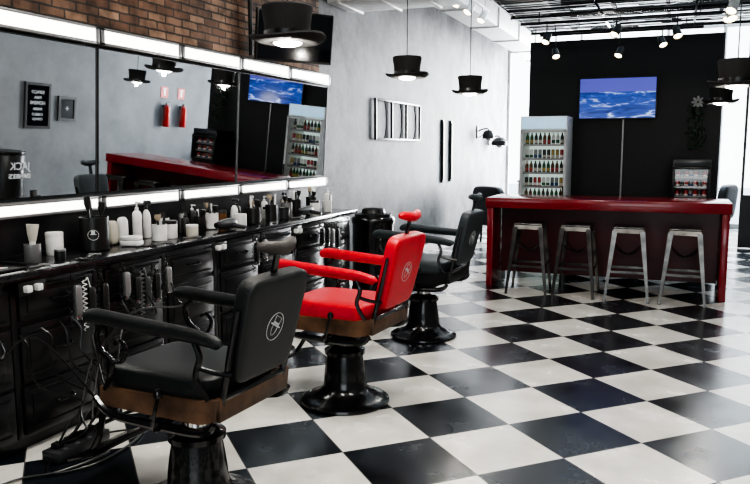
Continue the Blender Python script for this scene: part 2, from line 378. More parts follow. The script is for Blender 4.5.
barber_chair((-1.84,4.02,0),-.08,'leatherR','bright red leather vintage barber chair on round black pedestal','leatherR')
barber_chair((-1.90,5.72,0),-.06,'leatherT','grey leather vintage barber chair on round black pedestal','leatherT','darkwood')
# ---------------------------------------------------------------- hat lamps
def hat(loc,label,ceil):
    P=[]
    h=MB(); n=40
    prof=[(.105,0),(.107,.03),(.110,.085),(.120,.15),(.120,.163),(.114,.17),(.0,.172)]
    h.lathe(prof,seg=n)
    rings=[]
    for r,z0,up in ((.100,.0,0),(.14,-.004,.003),(.175,.0,.014),(.192,.008,.024),(.188,.016,.026),(.17,.010,.016),(.14,.006,.004),(.102,.01,0)):
        ring=[]
        for k in range(n):
            t=2*math.pi*k/n; ring.append(h.bm.verts.new((r*math.cos(t)*.93,r*math.sin(t),z0+up*math.cos(t)**2)))
        rings.append(ring)
    for i in range(len(rings)):
        a=rings[i]; b=rings[(i+1)%len(rings)]
        for k in range(n): j=(k+1)%n; h.bm.faces.new((a[k],a[j],b[j],b[k]))
    P.append(('lamp_shade',h,'felt'))
    P.append(('hat_band',MB().lathe([(.108,.012),(.1105,.012),(.1125,.05),(.110,.05)],seg=n),'band',0))
    P.append(('bulb',MB().lathe([(.0,-.018),(.035,-.017),(.06,-.010),(.068,-.003),(.068,-.001)],seg=24),'bulb'))
    P.append(('cord',MB().cyl((0,0,.172),(0,0,ceil-loc[2]-.03),.004,8),'rub'))
    P.append(('ceiling_rose',MB().lathe([(.0,0),(.012,-.0),(.04,.02),(.045,.028),(0,.028)],(0,0,ceil-loc[2]-.03),16),'black'))
    o=thing('hat_pendant_lamp',label,'lamp',loc,P,random.uniform(-.2,.2),group='top hat pendant lamps')
    l=bpy.data.lights.new('lamp_bulb_light','POINT'); l.energy=11; l.shadow_soft_size=.015; l.color=(1,.95,.86)
    lo=bpy.data.objects.new('lamp_bulb_light',l); COL.objects.link(lo); lo.parent=o; lo.location=(0,0,-.035)
HL='black top hat pendant lamp on a cord '
hat((-1.74,3.17,2.045),HL+'above the counter',4.0)
hat((-2.12,5.9,2.13),HL+'over the chairs',4.0)
hat((-1.93,7.2,2.08),HL+'near the bar',4.0)
hat((.325,5.42,1.95),HL+'over the open floor',4.0)
hat((.37,8.50,2.01),HL+'over the bar top',3.0)
# ---------------------------------------------------------------- bar and stools
P=[('bar_top',MB().box((0,.33,.945),(2.5,.74,.11),.006),'red')]
for x in (-1.20,1.20): P.append(('bar_end_panel',MB().box((x,.33,.444),(.07,.70,.888),.004),'red'))
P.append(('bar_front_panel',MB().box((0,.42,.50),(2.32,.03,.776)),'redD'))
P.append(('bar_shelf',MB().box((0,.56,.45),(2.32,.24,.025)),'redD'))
thing('bar_counter','long glossy red bar counter with thick top and end panels','bar',(-.73,8.17,0),P)
st=[]
b=MB(); b.box((0,0,.748),(.300,.300,.02),.009,seg=3); b.hexa((0,0,.695),(.315,.315),(0,0,.74),(.285,.285)); st.append(('stool_seat',b,'steel'))
for sx in (-1,1):
    for sy in (-1,1):
        b=MB(); b.hexa((sx*.208,sy*.208,0.012),(.024,.024),(sx*.132,sy*.132,.72),(.050,.050)); b.box((sx*.208,sy*.208,.006),(.032,.032,.012),.003); st.append(('stool_leg',b,'steel'))
b=MB()
for z,qq in ((.30,.178),):
    for sx in (-1,1): b.box((sx*qq,0,z),(.006,2*qq,.026)); b.box((0,sx*qq,z),(2*qq,.006,.026))
st.append(('stool_brace',b,'steel'))
b=MB()
b.tube([(.145,-.145,.56),(0,0,.46),(-.145,.145,.56)],.007,6,smooth=3); b.tube([(.145,.145,.56),(0,0,.46),(-.145,-.145,.56)],.007,6,smooth=3)
st.append(('stool_cross_brace',b,'steel'))
s0=None
for x,r in ((-1.45,.03),(-.95,-.04),(-.44,.05),(.10,-.03)):
    if s0 is None: s0=thing('bar_stool','brushed steel industrial bar stool with square seat','stool',(x,7.98,0),st,r,group='metal bar stools at the bar')
    else: dup(s0,(x,7.98,0),r)
# ---------------------------------------------------------------- drink coolers
def bottle_mb(h=.2,r=.03):
    return MB().lathe([(0,0),(r*.95,0),(r,.008),(r,h*.6),(r*.85,h*.72),(r*.42,h*.84),(r*.40,h*.95),(r*.45,h*.96),(r*.45,h),(0,h)],seg=14)
def can_mb(h=.12,r=.03):
    return MB().lathe([(0,0),(r*.85,0),(r,h*.05),(r,h*.9),(r*.82,h*.98),(r*.8,h),(0,h*.98)],seg=16)
def cooler(loc,w,h,d,nsh,label,head):
    P=[]; t=.03; b=MB()
    big=nsh>3
    b.box((-w/2+t/2,0,h/2),(t,d,h),.004); b.box((w/2-t/2,0,h/2),(t,d,h),.004); b.box((0,d/2-t/2,h/2),(w-2*t,t,h)); b.box((0,0,.05 if big else .025),(w-2*t,d,.10 if big else .05)); b.box((0,0,h-head/2),(w-2*t,d-.01,head))
    P.append(('cooler_body',b,'white' if big else 'black'))
    P.append(('cooler_header',MB().box((0,-d/2-.004,h-head/2),(w-.03,.012,head-.02),.003),'header' if big else 'headD'))
    b=MB(); z0=.10 if big else .05; z1=h-head
    b.box((0,d/2-t-.006,(z0+z1)/2),(w-2*t-.01,.008,z1-z0-.02)); P.append(('cooler_light_panel',b,'lit' if big else 'litD'))
    b=MB()
    for x in (-w/2+.018,w/2-.018): b.box((x,-d/2-.02,(z0+z1)/2),(.034,.03,z1-z0-.02),.004)
    for z in (z0+.02,z1-.025): b.box((0,-d/2-.02,z),(w-.01,.03,.03),.004)
    P.append(('door',b,'frameW' if big else 'black')); di=len(P)-1
    P.append(('door_pane',MB().box((0,-d/2-.02,(z0+z1)/2),(w-.06,.006,z1-z0-.06)),'glass',di))
    P.append(('door_handle',MB().cyl((w/2-.03,-d/2-.06,(z0+z1)/2-.12),(w/2-.03,-d/2-.06,(z0+z1)/2+.12),.009),'black',di))
    zs=[z0+.03+(z1-z0-.05)*k/nsh for k in range(nsh)]
    for z in zs:
        b=MB()
        for k in range(7): b.box((0,-d/2+.06+k*(d-.14)/6,z),(w-2*t-.006,.006,.006))
        for sx in (-1,1): b.box((sx*(w/2-t-.008),0,z),(.008,d-.10,.008))
        b.box((0,-d/2+.045,z),(w-2*t-.006,.012,.026)); P.append(('cooler_shelf',b,'frameS'))
    thing('drinks_cooler',label,'refrigerator',loc,P)
    gap=(z1-z0-.05)/nsh
    n=9 if big else 7
    pal=[['black'],['amber'],['green'],['black'],['amber','green','black','green','amber'],['black','redp','white','frameS','yel'],['amber','black','green','amber','black'],['white','frameS','black','yel','redp'],['green','black','amber','white','black']]
    for zi,z in enumerate(zs):
        if big and z<.78: continue
        can=big and zi in (5,7)
        for k in range(n):
            c=pal[zi][(k//2)%len(pal[zi])] if big else ('redp','black','redp','frameS')[k%4]
            if can: rr,hh=(.023,gap*.68)
            elif big: rr,hh=(.023,gap*.86)
            else: rr,hh=(.024,gap*.62)
            m_=.046 if big else .034
            x=loc[0]-(w/2-t-m_)+k*(w-2*t-2*m_)/(n-1)
            L=(x,loc[1]-d/2+.09+random.uniform(0,.01),loc[2]+z+.0035)
            key=(c,big,can)
            cn={'amber':'amber','green':'green','redp':'red','black':'dark','white':'white','frameS':'grey','yel':'yellow'}[c]
            if key not in protos:
                iscan=can or not big
                body=can_mb(hh,rr) if iscan else bottle_mb(hh,rr); lab=MB().lathe([(rr+.0006,hh*.15),(rr+.0008,hh*.15),(rr+.0008,hh*.42),(rr+.0006,hh*.42)],seg=14)
                nm='drink_can' if iscan else 'drink_bottle'
                protos[key]=thing(nm,cn+' drink '+('can' if iscan else 'bottle')+' standing on a cooler shelf','can' if iscan else 'bottle',L,[('can_body' if iscan else 'bottle_body',body,c),('printed_label',lab,{'white':'green','frameS':'blue','redp':'white','black':'cream' if big else 'frameS','green':'yel','amber':'redp'}.get(c,'cream'))],group='drinks in the coolers')
            else: dup(protos[key],L)
protos={}
cooler((-1.64,10.08,0),.60,1.96,.52,9,'tall white glass-door drinks cooler with lit shelves against the dark wall',.17)
bc=MB(); bc.box((0,0,.42),(1.75,.5,.84),.004)
thing('back_cabinet','low black cabinet behind the bar','cabinet',(-.42,10.12,0),[('cabinet_body',bc,'darkwood'),('cabinet_top',MB().box((0,0,.855),(1.78,.53,.028),.004),'stone')])
cooler((.155,10.12,.87),.44,.54,.44,3,'small black countertop drinks cooler full of red cans',.08)
def tv(loc,rz,w,h,m,label,tilt=0,arm=None):
    P=[('tv_bezel',MB().box((0,.02,0),(w,.04,h),.006),'black'),('tv_screen',MB().box((0,-.002,0),(w-.03,.005,h-.035)),m)]
    if arm: P.append(('tv_mount',arm,'black'))
    o=thing('television',label,'television',loc,P,rz); o.rotation_euler=(tilt,0,rz); return o
tv((-.785,10.33,2.20),0,.98,.55,'screen','flat television showing a blue ocean wave, on the dark wall',0,MB().box((0,.052,0),(.2,.024,.2)))
tv((-3.05,5.70,2.48),math.radians(56),.72,.42,'tvb','switched-off black television on a wall arm beside the mirror',math.radians(8),MB().box((0,.07,0),(.14,.06,.14)).tube([(0,.1,0),(-.06,.20,.02),(-.08,.31,.02)],.018,8))
thing('wall_conduit','thin grey vertical cable conduit below the television','conduit',(-.70,10.387,.0),[('conduit',MB().box((0,0,1.40),(.02,.016,1.06)),'frameS')])
b=MB(); lv=MB(); random.seed(3)
for k in range(70):
    a=random.uniform(0,6.28); r=random.uniform(.02,.13); z=random.uniform(-.48,.1)
    lv.sup((r*math.cos(a),-.06+.05*math.sin(a),z),(.06,.012,.028),1,rot=(random.uniform(-1,1),random.uniform(-1,1),random.uniform(0,3)),nu=8,nv=5)
for k in range(5): b.tube([(.03*k-.06,-.05,.0),(.04*k-.08,-.08,-.25),(.035*k-.06,-.06,-.48)],.004,6,smooth=4)
fl=MB()
for k in range(8):
    a=k*math.pi/4; fl.sup((.045*math.cos(a),-.10,.10+.045*math.sin(a)),(.07,.012,.035),1,rot=(0,-a,0),nu=8,nv=6)
thing('hanging_plant','trailing plant in black wall pot with pale star flower','plant',(.19,10.34,2.02),[('pot',MB().lathe([(0,-.06),(.05,-.06),(.07,.04),(.06,.04),(0,.03)],(0,-.025,0),18),'black'),('vine_stem',b,'leaf'),('leaves',lv,'leaf'),('flower',fl,'pale')])
# ---------------------------------------------------------------- pergola
b=MB(); random.seed(5)
y=5.5
while y<10.5:
    wd=random.uniform(.014,.028)
    x=-1.91
    while x<2.1:
        L=random.uniform(.3,1.2); x1=min(2.15,x+L)
        if random.random()>.04: b.box(((x+x1)/2,y+random.uniform(-.005,.005),3.11+random.uniform(-.002,.008)),(x1-x-.003,wd,.002),rot=(random.uniform(-.3,.3),0,random.uniform(-.010,.010)))
        x=x1
    y+=wd+random.uniform(.003,.010)
bm=MB()
for yy in (6.2,7.5,9.0,10.30): bm.box((.12,yy,3.075),(4.1,.03,.03))
for xx in (-1.9,-.9,.1,1.1,2.1): bm.box((xx,8.0,3.095),(.025,5.0,.018))
P=[('reed_mat',b,'reed'),('canopy_beam',bm,'iron')]
for xx in (-1.9,.1,2.1):
    P.append(('hanger_rod',MB().cyl((xx,6.2,3.10),(xx,6.2,3.99),.006,6),'black'))
thing('pergola_canopy','dark slatted reed canopy on thin beams hung over the bar','canopy',(0,0,0),P)
def spot_track(loc,L,axis,heads,m,label,z_top,sc=1.1):
    d=(L,.03,.03) if axis=='x' else (.03,L,.03)
    P=[('track_rail',MB().box((0,0,0),d,.003),m)]
    for s_ in (-.4,.4): 
        p=(s_*L,0) if axis=='x' else (0,s_*L); P.append(('hanger_rod',MB().cyl((p[0],p[1],.015),(p[0],p[1],z_top-loc[2]-.002),.006,8),m))
    for s_,tx,dz in heads:
        p=(s_,0) if axis=='x' else (0,s_)
        h=MB(); h.cyl((p[0],p[1],-.01),(p[0],p[1],-.09-dz),.008,8); h.lathe([(r_*sc,z_*sc) for r_,z_ in ((0,.07),(.028,.07),(.035,.05),(.045,-.05),(.043,-.05),(.03,-.02),(0,-.02))],(p[0],p[1],-.13-dz),18,rot=(-.5,tx,0))
        P.append(('spot_head',h,m)); k=len(P)-1
        P.append(('spot_bulb',MB().lathe([(r_*sc,z_*sc) for r_,z_ in ((0,-.056),(.025,-.052),(.038,-.04),(.03,-.022),(0,-.021))],(p[0],p[1],-.13-dz),14,rot=(-.5,tx,0)),'wbulb',k))
    thing('spotlight_track',label,'spotlight',loc,P)
spot_track((-.7,8.7,2.95),2.1,'x',[(-.75,.3,.04),(.0,.4,.0),(.62,-.3,.05)],'black','black spotlight track with small spots under the canopy',3.08)
spot_track((-.75,9.7,2.96),1.9,'x',[(-.75,-.3,.10),(.02,.3,.12),(.5,-.4,.02)],'black','black spotlight track with small spots by the dark wall',3.08)
spot_track((-2.30,8.6,3.26),1.6,'y',[(-.6,.5,0),(-.1,.5,0),(.5,.3,0)],'white','white spotlight track with three spots',4.0)
spot_track((.40,8.05,2.98),.7,'y',[(-.25,.4,0),(.0,-.2,.03),(.25,.3,0)],'white','short white spotlight track under the canopy',3.07)
b=MB(); b.box((-2.78,7.40,3.24),(1.30,.62,.42),.01)
for x in (-3.3,-2.85,-2.4): b.box((x,7.40,3.24),(.03,.66,.46),.004)
P=[('duct_body',b,'galv')]
for x in (-3.2,-2.3): P.append(('hanger_rod',MB().cyl((x,7.40,3.45),(x,7.40,3.99),.008,8),'frameS'))
thing('air_duct','pale rectangular ceiling air duct with flanges','duct',(0,0,0),P)
b=MB(); b.box((-2.75,11.8,3.5),(.42,7.8,.36),.01)
for y in (8.0,9.5,11,12.5,14,15.5): b.box((-2.75,y,3.5),(.46,.03,.40),.004)
P=[('duct_body',b,'galv')]
for y in (8.8,11.7,14.7): P.append(('hanger_rod',MB().cyl((-2.75,y,3.68),(-2.75,y,3.99),.008,8),'frameS'))
thing('air_duct','long pale ceiling air duct running towards the glass front','duct',(0,0,0),P)
thing('ceiling_pipe','thin black pipe running along the brick wall','pipe',(0,0,0),[('pipe',MB().tube([(XW+.05,5.55,4.0-.01),(XW+.05,5.55,2.33)],.018,10),'black')])
for x,y in ((-1.3,1.2),(-1.3,3.9),(.9,2.5)):  # out-of-frame ceiling panels with area lights, added as fill for the near room
    o=thing('added_fill_fixture','long white ceiling fill light added out of view','light',(x,y,3.93),[('housing',MB().box((0,0,.035),(.32,1.3,.06),.006),'white'),('diffuser',MB().box((0,0,0),(.28,1.24,.012)),'diff')],group='added ceiling fill lights')
    l=bpy.data.lights.new('added_fill_light','AREA'); l.shape='RECTANGLE'; l.size=.28; l.size_y=1.2; l.energy=52; l.color=(1,.96,.90)
    lo=bpy.data.objects.new('added_fill_light',l); COL.objects.link(lo); lo.parent=o; lo.location=(0,0,-.02)
# ---------------------------------------------------------------- left wall items
b=MB()
for z in (-.24,.24): b.box((.03,0,z),(.025,1.68,.024),.003)
for k in range(4): b.box((.03,-.825+k*.55,0),(.03,.035,.50),.003)
P=[('rack_frame',b,'black')]
for k in range(3): 
    y=-.55+k*.55; P.append(('rack_bar',MB().tube([(.035,y,.24),(.06,y,.1),(.06,y,-.1),(.035,y,-.24)],.008,6,smooth=3),'iron'))
thing('wall_rack','black iron open wall rack with upright bars on the concrete wall','rack',(XW+.002,9.22,1.90),P)
for yy in (11.2,11.65):
    thing('wall_baton','tall narrow black wall board','board',(XW+.002,yy,1.5),[('board',MB().box((.02,0,0),(.03,.06,.98),.004).box((.04,0,0),(.01,.03,.9)),'black')],group='narrow black wall boards')
for yy,zz,rr in ((13.4,1.84,.11),(14.3,1.72,.15)):
    b=MB().box((.012,0,0),(.024,.08,.24),.004).tube([(.0,.0,0),(.10,0,.05),(.2,0,.06),(.22,0,.02)],.013,8,smooth=3).tube([(.02,0,-.1),(.1,0,-.06),(.14,0,.02)],.008,8,smooth=3)
    thing('wall_lamp','small black wall lamp with round shade on the concrete wall','lamp',(XW,yy,zz),[('lamp_bracket',b,'black'),('lamp_shade',MB().lathe([(0,.04),(rr*.5,.03),(rr,-.04),(rr,-.12),(rr*.9,-.12),(0,-.06)],(.22,0,0),24),'black'),('lamp_globe',MB().lathe([(0,-.17),(rr*.35,-.15),(rr*.5,-.11),(rr*.3,-.06),(0,-.06)],(.22,0,0),18),'frameS')],group='black wall lamps')
def tub(x,y,rz,lab,hb=.6):
    P=[('seat',MB().sup((0,0,.38),(.66,.66,.2),.35),'leatherK'),('backrest',MB().sup((-.3,0,.34+hb/2),(.16,.74,hb),.4,rot=(0,-.1,0)),'leatherK')]
    for s_ in (-1,1): P.append(('armrest',MB().sup((0,s_*.36,.50),(.6,.12,.36),.4),'leatherK'))
    for sx in (-1,1):
        for sy in (-1,1): P.append(('leg',MB().cyl((sx*.25,sy*.27,0),(sx*.24,sy*.26,.30),.02,8),'iron'))
    thing('armchair',lab,'armchair',(x,y,0),P,rz)
tub(-2.62,12.0,.9,'black leather tub armchair beside the wall',.60)
tub(.50,13.9,2.8,'black leather tub armchair near the glass front')
b=MB(); b.box((0,0,.46),(.5,.6,.88),.01); 
thing('side_cabinet','brown wooden side cabinet near the glass front','cabinet',(-2.6,14.6,0),[('cabinet_body',b,'brown'),('cabinet_top',MB().box((0,0,.915),(.54,.64,.03),.005),'black'),('door',MB().box((0,-.306,.47),(.44,.012,.74),.003),'brown')])
dr=MB().lathe([(0,0),(.22,0),(.235,.02),(.235,.06),(.225,.08),(.225,.74),(.235,.76),(.235,.80),(.22,.82),(0,.82)],seg=36)
dt=MB().lathe([(0,.82),(.20,.82),(.20,.85),(.13,.86),(.12,.90),(.10,.91),(0,.915)],seg=30)
thing('waste_drum','round black metal drum with lid at the end of the counter','bin',(-3.02,7.35,0),[('drum_body',dr,'iron'),('drum_lid',dt,'black')])
# ---------------------------------------------------------------- right wall items (seen in mirror)
def frame(y,z,w,h,label,txt):
    o=thing('chalkboard_frame',label,'picture',(XR-.002,y,z),[('picture_frame',MB().box((-.015,0,h/2-.02),(.03,w,.04)).box((-.015,0,-h/2+.02),(.03,w,.04)).box((-.015,w/2-.02,0),(.03,.04,h-.08)).box((-.015,-w/2+.02,0),(.03,.04,h-.08)),'black'),('board_panel',MB().box((-.008,0,0),(.012,w-.08,h-.08)),'tvb')])
    for t,s,dz in txt: text_mesh('board_lettering',t,s,'chalk',o,(-.018,0,dz),(math.pi/2,0,-math.pi/2))
frame(8.50,1.50,.48,.68,'black chalkboard sign with white hand lettering',[('ESPAÇO',.065,.2),('PARA',.055,.12),('HOMENS',.07,.04),('BARBA',.055,-.05),('CABELO',.055,-.13),('CERVEJA',.05,-.2)])
frame(9.08,1.48,.36,.38,'small black framed picture on the grey wall',[('+',.14,0)])
def extinguisher(y):
    b=MB().lathe([(0,0),(.06,0),(.065,.01),(.065,.32),(.055,.37),(.03,.39),(.025,.41),(0,.41)],(-.08,0,0),22)
    v=MB().box((-.08,0,.425),(.03,.06,.03),.004).tube([(-.08,.0,.44),(-.08,.07,.46)],.008).tube([(-.08,-.03,.42),(-.09,-.09,.36),(-.09,-.09,.13)],.009,8,smooth=4)
    thing('fire_extinguisher','red fire extinguisher hung on the grey wall','fire extinguisher',(XR,y,1.27),[('cylinder_body',b,'fer'),('valve_and_hose',v,'black'),('wall_hook',MB().box((-.032,0,.37),(.064,.05,.06)),'black')],group='fire extinguishers on the wall')
    thing('safety_sign','small red and white fire safety sign above the extinguisher','sign',(XR-.003,y,1.90),[('sign_plate',MB().box((-.003,0,0),(.006,.2,.2)),'sign'),('sign_symbol',MB().box((-.008,0,-.01),(.003,.05,.10)).box((-.008,.0,.06),(.003,.10,.02)),'white')],group='fire safety signs')
extinguisher(11.45); extinguisher(11.95)
b=MB().lathe([(0,0),(.20,0),(.215,.02),(.215,.80),(.20,.82),(0,.82)],(-.24,0,0),36)
o=thing('display_barrel','round black display barrel with white lettering against the grey wall','barrel',(XR-.01,7.80,0),[('barrel_body',b,'black'),('barrel_lid',MB().lathe([(0,.82),(.215,.82),(.22,.83),(.215,.86),(0,.87)],(-.24,0,0),36),'black')])
text_mesh('barrel_lettering','JACK',.15,'chalk',o,(-.457,0,.66),(math.pi/2,0,-math.pi/2),.004); text_mesh('barrel_lettering',"DANIEL'S",.09,'chalk',o,(-.457,0,.52),(math.pi/2,0,-math.pi/2),.012)
# ---------------------------------------------------------------- counter items
def jar(r,h,m,ml,label,name='jar',x=-3.22,y=4):
    thing(name,label,name.replace('_',' '),(x,y,ZT),[('jar_body',MB().lathe([(0,0),(r*.95,0),(r,.006),(r,h*.8),(r*.96,h*.82),(0,h*.82)],seg=24),m),('lid',MB().lathe([(0,h*.82),(r*1.02,h*.82),(r*1.02,h*.97),(r*.96,h),(0,h)],seg=24),ml)])
def pump(r,h,m,label,x,y,mp='white'):
    thing('pump_bottle',label,'bottle',(x,y,ZT),[('bottle_body',MB().lathe([(0,0),(r*.95,0),(r,.008),(r,h*.66),(r*.8,h*.74),(r*.35,h*.78),(0,h*.78)],seg=22),m),('pump_head',MB().lathe([(0,h*.78),(r*.4,h*.78),(r*.4,h*.85),(r*.15,h*.86),(r*.15,h*.95),(r*.3,h*.955),(r*.3,h),(0,h)],seg=14).tube([(0,0,h*.975),(r*1.1,0,h*.97)],r*.14),mp)],random.uniform(-1,1))
def spray(r,h,m,label,x,y,mp='black'):
    t=MB(); t.box((r*.3,0,h*.93),(r*1.8,r*.55,h*.09),.004); t.lathe([(0,h*.74),(r*.38,h*.74),(r*.38,h*.82),(r*.2,h*.83),(r*.2,h*.9),(0,h*.9)],seg=12); t.tube([(r*.9,0,h*.9),(r*1.1,0,h*.84),(r*1.0,0,h*.78)],r*.09,6)
    thing('spray_bottle',label,'bottle',(x,y,ZT),[('bottle_body',MB().lathe([(0,0),(r*.95,0),(r,.008),(r,h*.5),(r*.75,h*.65),(r*.33,h*.73),(0,h*.74)],seg=22),m),('spray_head',t,mp)],random.uniform(-1,1))
def cup(r,h,m,label,x,y,tools=()):
    thing('tool_cup',label,'cup',(x,y,ZT),[('cup',MB().lathe([(0,0),(r*.9,0),(r,.006),(r,h),(r*.92,h),(r*.9,.01),(0,.009)],seg=26),m)])
    for k,tm in enumerate(tools):
        a=k*2.1+.5; dx,dy=r*.45*math.cos(a),r*.45*math.sin(a); L=h*random.uniform(1.2,1.6)
        if tm=='brush':
            thing('barber_brush','barber brush with pale bristles standing in a cup','brush',(x,y,ZT+.012),[('brush_handle',MB().tube([(dx*.4,dy*.4,0),(dx*1.1,dy*1.1,L*.75)],.007,8),'black'),('bristles',MB().tube([(dx*1.1,dy*1.1,L*.75),(dx*1.2,dy*1.2,L*.85),(dx*1.3,dy*1.3,L)],[.012,.02,.022],10),'bristle' if k%2 else 'black')])
        else:
            b=MB(); b.hexa((dx*.3,dy*.3,0),(.004,.022),(dx*1.3,dy*1.3,L*.5),(.004,.026)); b.hexa((dx*1.3,dy*1.3,L*.5),(.004,.026),(dx*1.6,dy*1.6,L),(.003,.022))
            thing('comb','flat barber comb standing in a cup','comb',(x,y,ZT+.012),[('comb',b,tm)])
def dryer(x,y,rz):
    b=MB().tube([(-.10,0,.045),(-.06,0,.045),(.04,0,.045),(.11,0,.045)],[.03,.042,.036,.026],16,smooth=2).tube([(-.03,.02,.04),(-.03,.09,.025),(-.035,.14,.02)],[.018,.017,.015],10)
    thing('hair_dryer','black hair dryer lying on the worktop','hair dryer',(x,y,ZT),[('dryer_body',b,'charc'),('nozzle',MB().tube([(.11,0,.045),(.14,0,.045)],[.026,.02],16),'black')],rz)
def towel(x,y,rz=0):
    thing('folded_towel','folded white towel lying on the worktop','towel',(x,y,ZT),[('towel',MB().sup((0,0,.02),(.13,.10,.036),.4,nu=20,nv=10).sup((0,0,.05),(.12,.095,.028),.4,nu=20,nv=10),'white')],rz)
random.seed(11)
b=MB().lathe([(0,0),(.040,0),(.043,.006),(.043,.10),(.040,.10),(.038,.012),(0,.012)],seg=26)
thing('tool_cup','small grey cup holding a shaving brush on the worktop','cup',(-3.16,2.92,ZT),[('cup',b,'frameS')])
thing('barber_brush','shaving brush with cream bristles standing in a cup','brush',(-3.16,2.92,ZT+.014),[('brush_handle',MB().tube([(0,0,0),(.0,.0,.05),(0,.004,.10)],[.012,.014,.016],10),'white'),('bristles',MB().tube([(0,.004,.10),(0,.006,.14),(0,.01,.19)],[.018,.026,.032],12),'cream')])
jar(.048,.13,'white','white','white lidded tub on the worktop',y=3.19,x=-3.28)
jar(.030,.06,'black','frameS','tiny black jar beside the shaving brush',y=3.05,x=-3.10)
cup(.085,.20,'black','large black canister with white emblem on the worktop',-3.2,3.42,('brush','black','brush'))
thing('dark_tray','black tray on the worktop','tray',(-3.12,2.58,ZT),[('tray',MB().box((0,0,.008),(.2,.35,.012),.004).box((0,.17,.02),(.2,.01,.02)).box((0,-.17,.02),(.2,.01,.02)),'black')])
for k in range(4):
    thing('wide_comb','flat comb lying on a black tray','comb',(-3.17+k*.034,2.58,ZT+.0145),[('comb',MB().box((0,0,.003),(.018,.17,.004)),('white','frameS','redp','white')[k])],random.uniform(-.1,.1))
for k,(x,y,mm) in enumerate(((-3.02,2.84,'frameS'),(-2.99,3.07,'black'),(-3.05,3.24,'frameS'),(-3.0,3.66,'black'),(-3.02,3.84,'frameS'),(-3.03,4.16,'frameS'),(-3.02,5.0,'black'),(-3.03,5.22,'frameS'),(-3.04,5.7,'frameS'))):
    s=MB(); s.tube([(-.0,-.08,.006),(.004,0,.006)],.005,6); s.tube([(.004,-.08,.006),(0,0,.006)],.005,6)
    for q in (-1,1): s.tube([(q*.016+.018*math.cos(t),.025+.018*math.sin(t),.006) for t in [j*math.pi/6 for j in range(12)]],.004,6,closed=True)
    thing('scissors','pair of barber scissors lying on the worktop','scissors',(x,y,ZT),[('scissors',s,mm)],random.uniform(-.6,.6))
for k,(y,h) in enumerate(((3.60,.20),(3.66,.17),(3.73,.19))):
    b=MB(); b.sup((0,0,h*.45),(.05,.075,h*.9),.55,nu=18,nv=12); thing('squeeze_tube','white squeeze tube standing on its cap','tube',(-3.30+.02*k,y,ZT),[('tube_body',b,'white' if k!=1 else 'cream'),('tube_cap',MB().lathe([(0,0),(.018,0),(.018,.016),(0,.016)],seg=16),'black')])
towel(-3.13,3.66,.3)
pump(.030,.26,'white','white pump bottle on the worktop',-3.26,3.87)
cup(.048,.11,'white','white cup with brushes on the worktop',-3.13,3.93,('black','brush')); jar(.05,.12,'white','black','white jar with dark lid',y=4.09,x=-3.17)
spray(.030,.26,'white','white spray bottle with dark nozzle',-3.34,4.06)
cup(.045,.12,'white','white cup with combs on the worktop',-3.33,4.22,('black','black'))
jar(.042,.08,'cream','white','cream jar with white lid',y=4.24,x=-3.10)
pump(.03,.16,'black','black pump bottle on the worktop',-3.20,4.30,'black')
pump(.028,.18,'frameS','grey pump bottle on the worktop',-3.30,4.40,'black')
cup(.045,.12,'black','black cup with tools on the worktop',-3.17,4.43,('brush','white','black'))
dryer(-3.10,4.67,-1.57)
pump(.030,.19,'black','black pump bottle on the worktop',-3.33,4.56,'white')
cup(.05,.12,'white','white cup with brushes on the worktop',-3.24,4.68,('brush','black'))
cup(.045,.12,'black','black cup with combs on the worktop',-3.35,4.78,('white','brush','black'))
jar(.05,.10,'white','white','white tub on the worktop',y=4.90,x=-3.13); jar(.045,.12,'amber','black','brown jar with dark lid',y=4.92,x=-3.32)
spray(.030,.21,'white','white spray bottle on the worktop',-3.26,5.02)
cup(.055,.13,'black','black canister with brushes on the worktop',-3.15,5.13,('brush','brush','white'))
pump(.030,.18,'black','black pump bottle on the counter',-3.34,5.18,'black')
towel(-3.25,5.29,.1)
cup(.05,.14,'black','black cup with combs on the worktop',-3.12,5.36,('white','brush','black'))
spray(.030,.21,'black','black spray bottle on the worktop',-3.35,5.42,'white')
jar(.045,.11,'white','black','white jar with black lid on the counter',y=5.48,x=-3.22)
jar(.045,.10,'charc','black','charcoal jar with lid',y=5.58,x=-3.12); pump(.030,.19,'white','white pump bottle on the worktop',-3.33,5.60)
cup(.05,.13,'frameS','grey cup with brushes on the worktop',-3.18,5.73,('brush','black','brush'))
pump(.03,.17,'black','black pump bottle on the counter',-3.34,5.76,'black')
dryer(-3.10,5.94,-1.57)
jar(.04,.10,'black','black','small black jar on the worktop',y=5.90,x=-3.28); spray(.030,.2,'cream','cream spray bottle on the worktop',-3.36,6.0)
cup(.05,.13,'black','black cup with brushes on the worktop',-3.27,6.07,('brush','white'))
jar(.045,.12,'white','black','white jar with black lid',y=6.2,x=-3.14)
spray(.03,.2,'black','black spray bottle on the counter',-3.34,6.20,'black')
cup(.05,.14,'black','black canister with brushes on the worktop',-3.25,6.34,('brush','brush','black'))
cup(.045,.11,'white','white cup with combs on the worktop',-3.10,6.38,('black',))
pump(.038,.22,'white','white pump bottle near the counter end',-3.16,6.52); spray(.034,.2,'black','black spray bottle near the counter end',-3.33,6.52,'white')
thing('canister_badge','white printed badge on the black canister','label',(-3.2+.0868*math.cos(-.9),3.42+.0868*math.sin(-.9),ZT),[('badge',MB().tube([(0,.03*math.cos(t),.10+.03*math.sin(t)) for t in [k*math.pi/10 for k in range(20)]],.0015,6,closed=True),'logo'),('badge_hat',MB().box((0,0,.115),(.002,.02,.022)).box((0,0,.104),(.002,.036,.004)),'logo')],-.9)
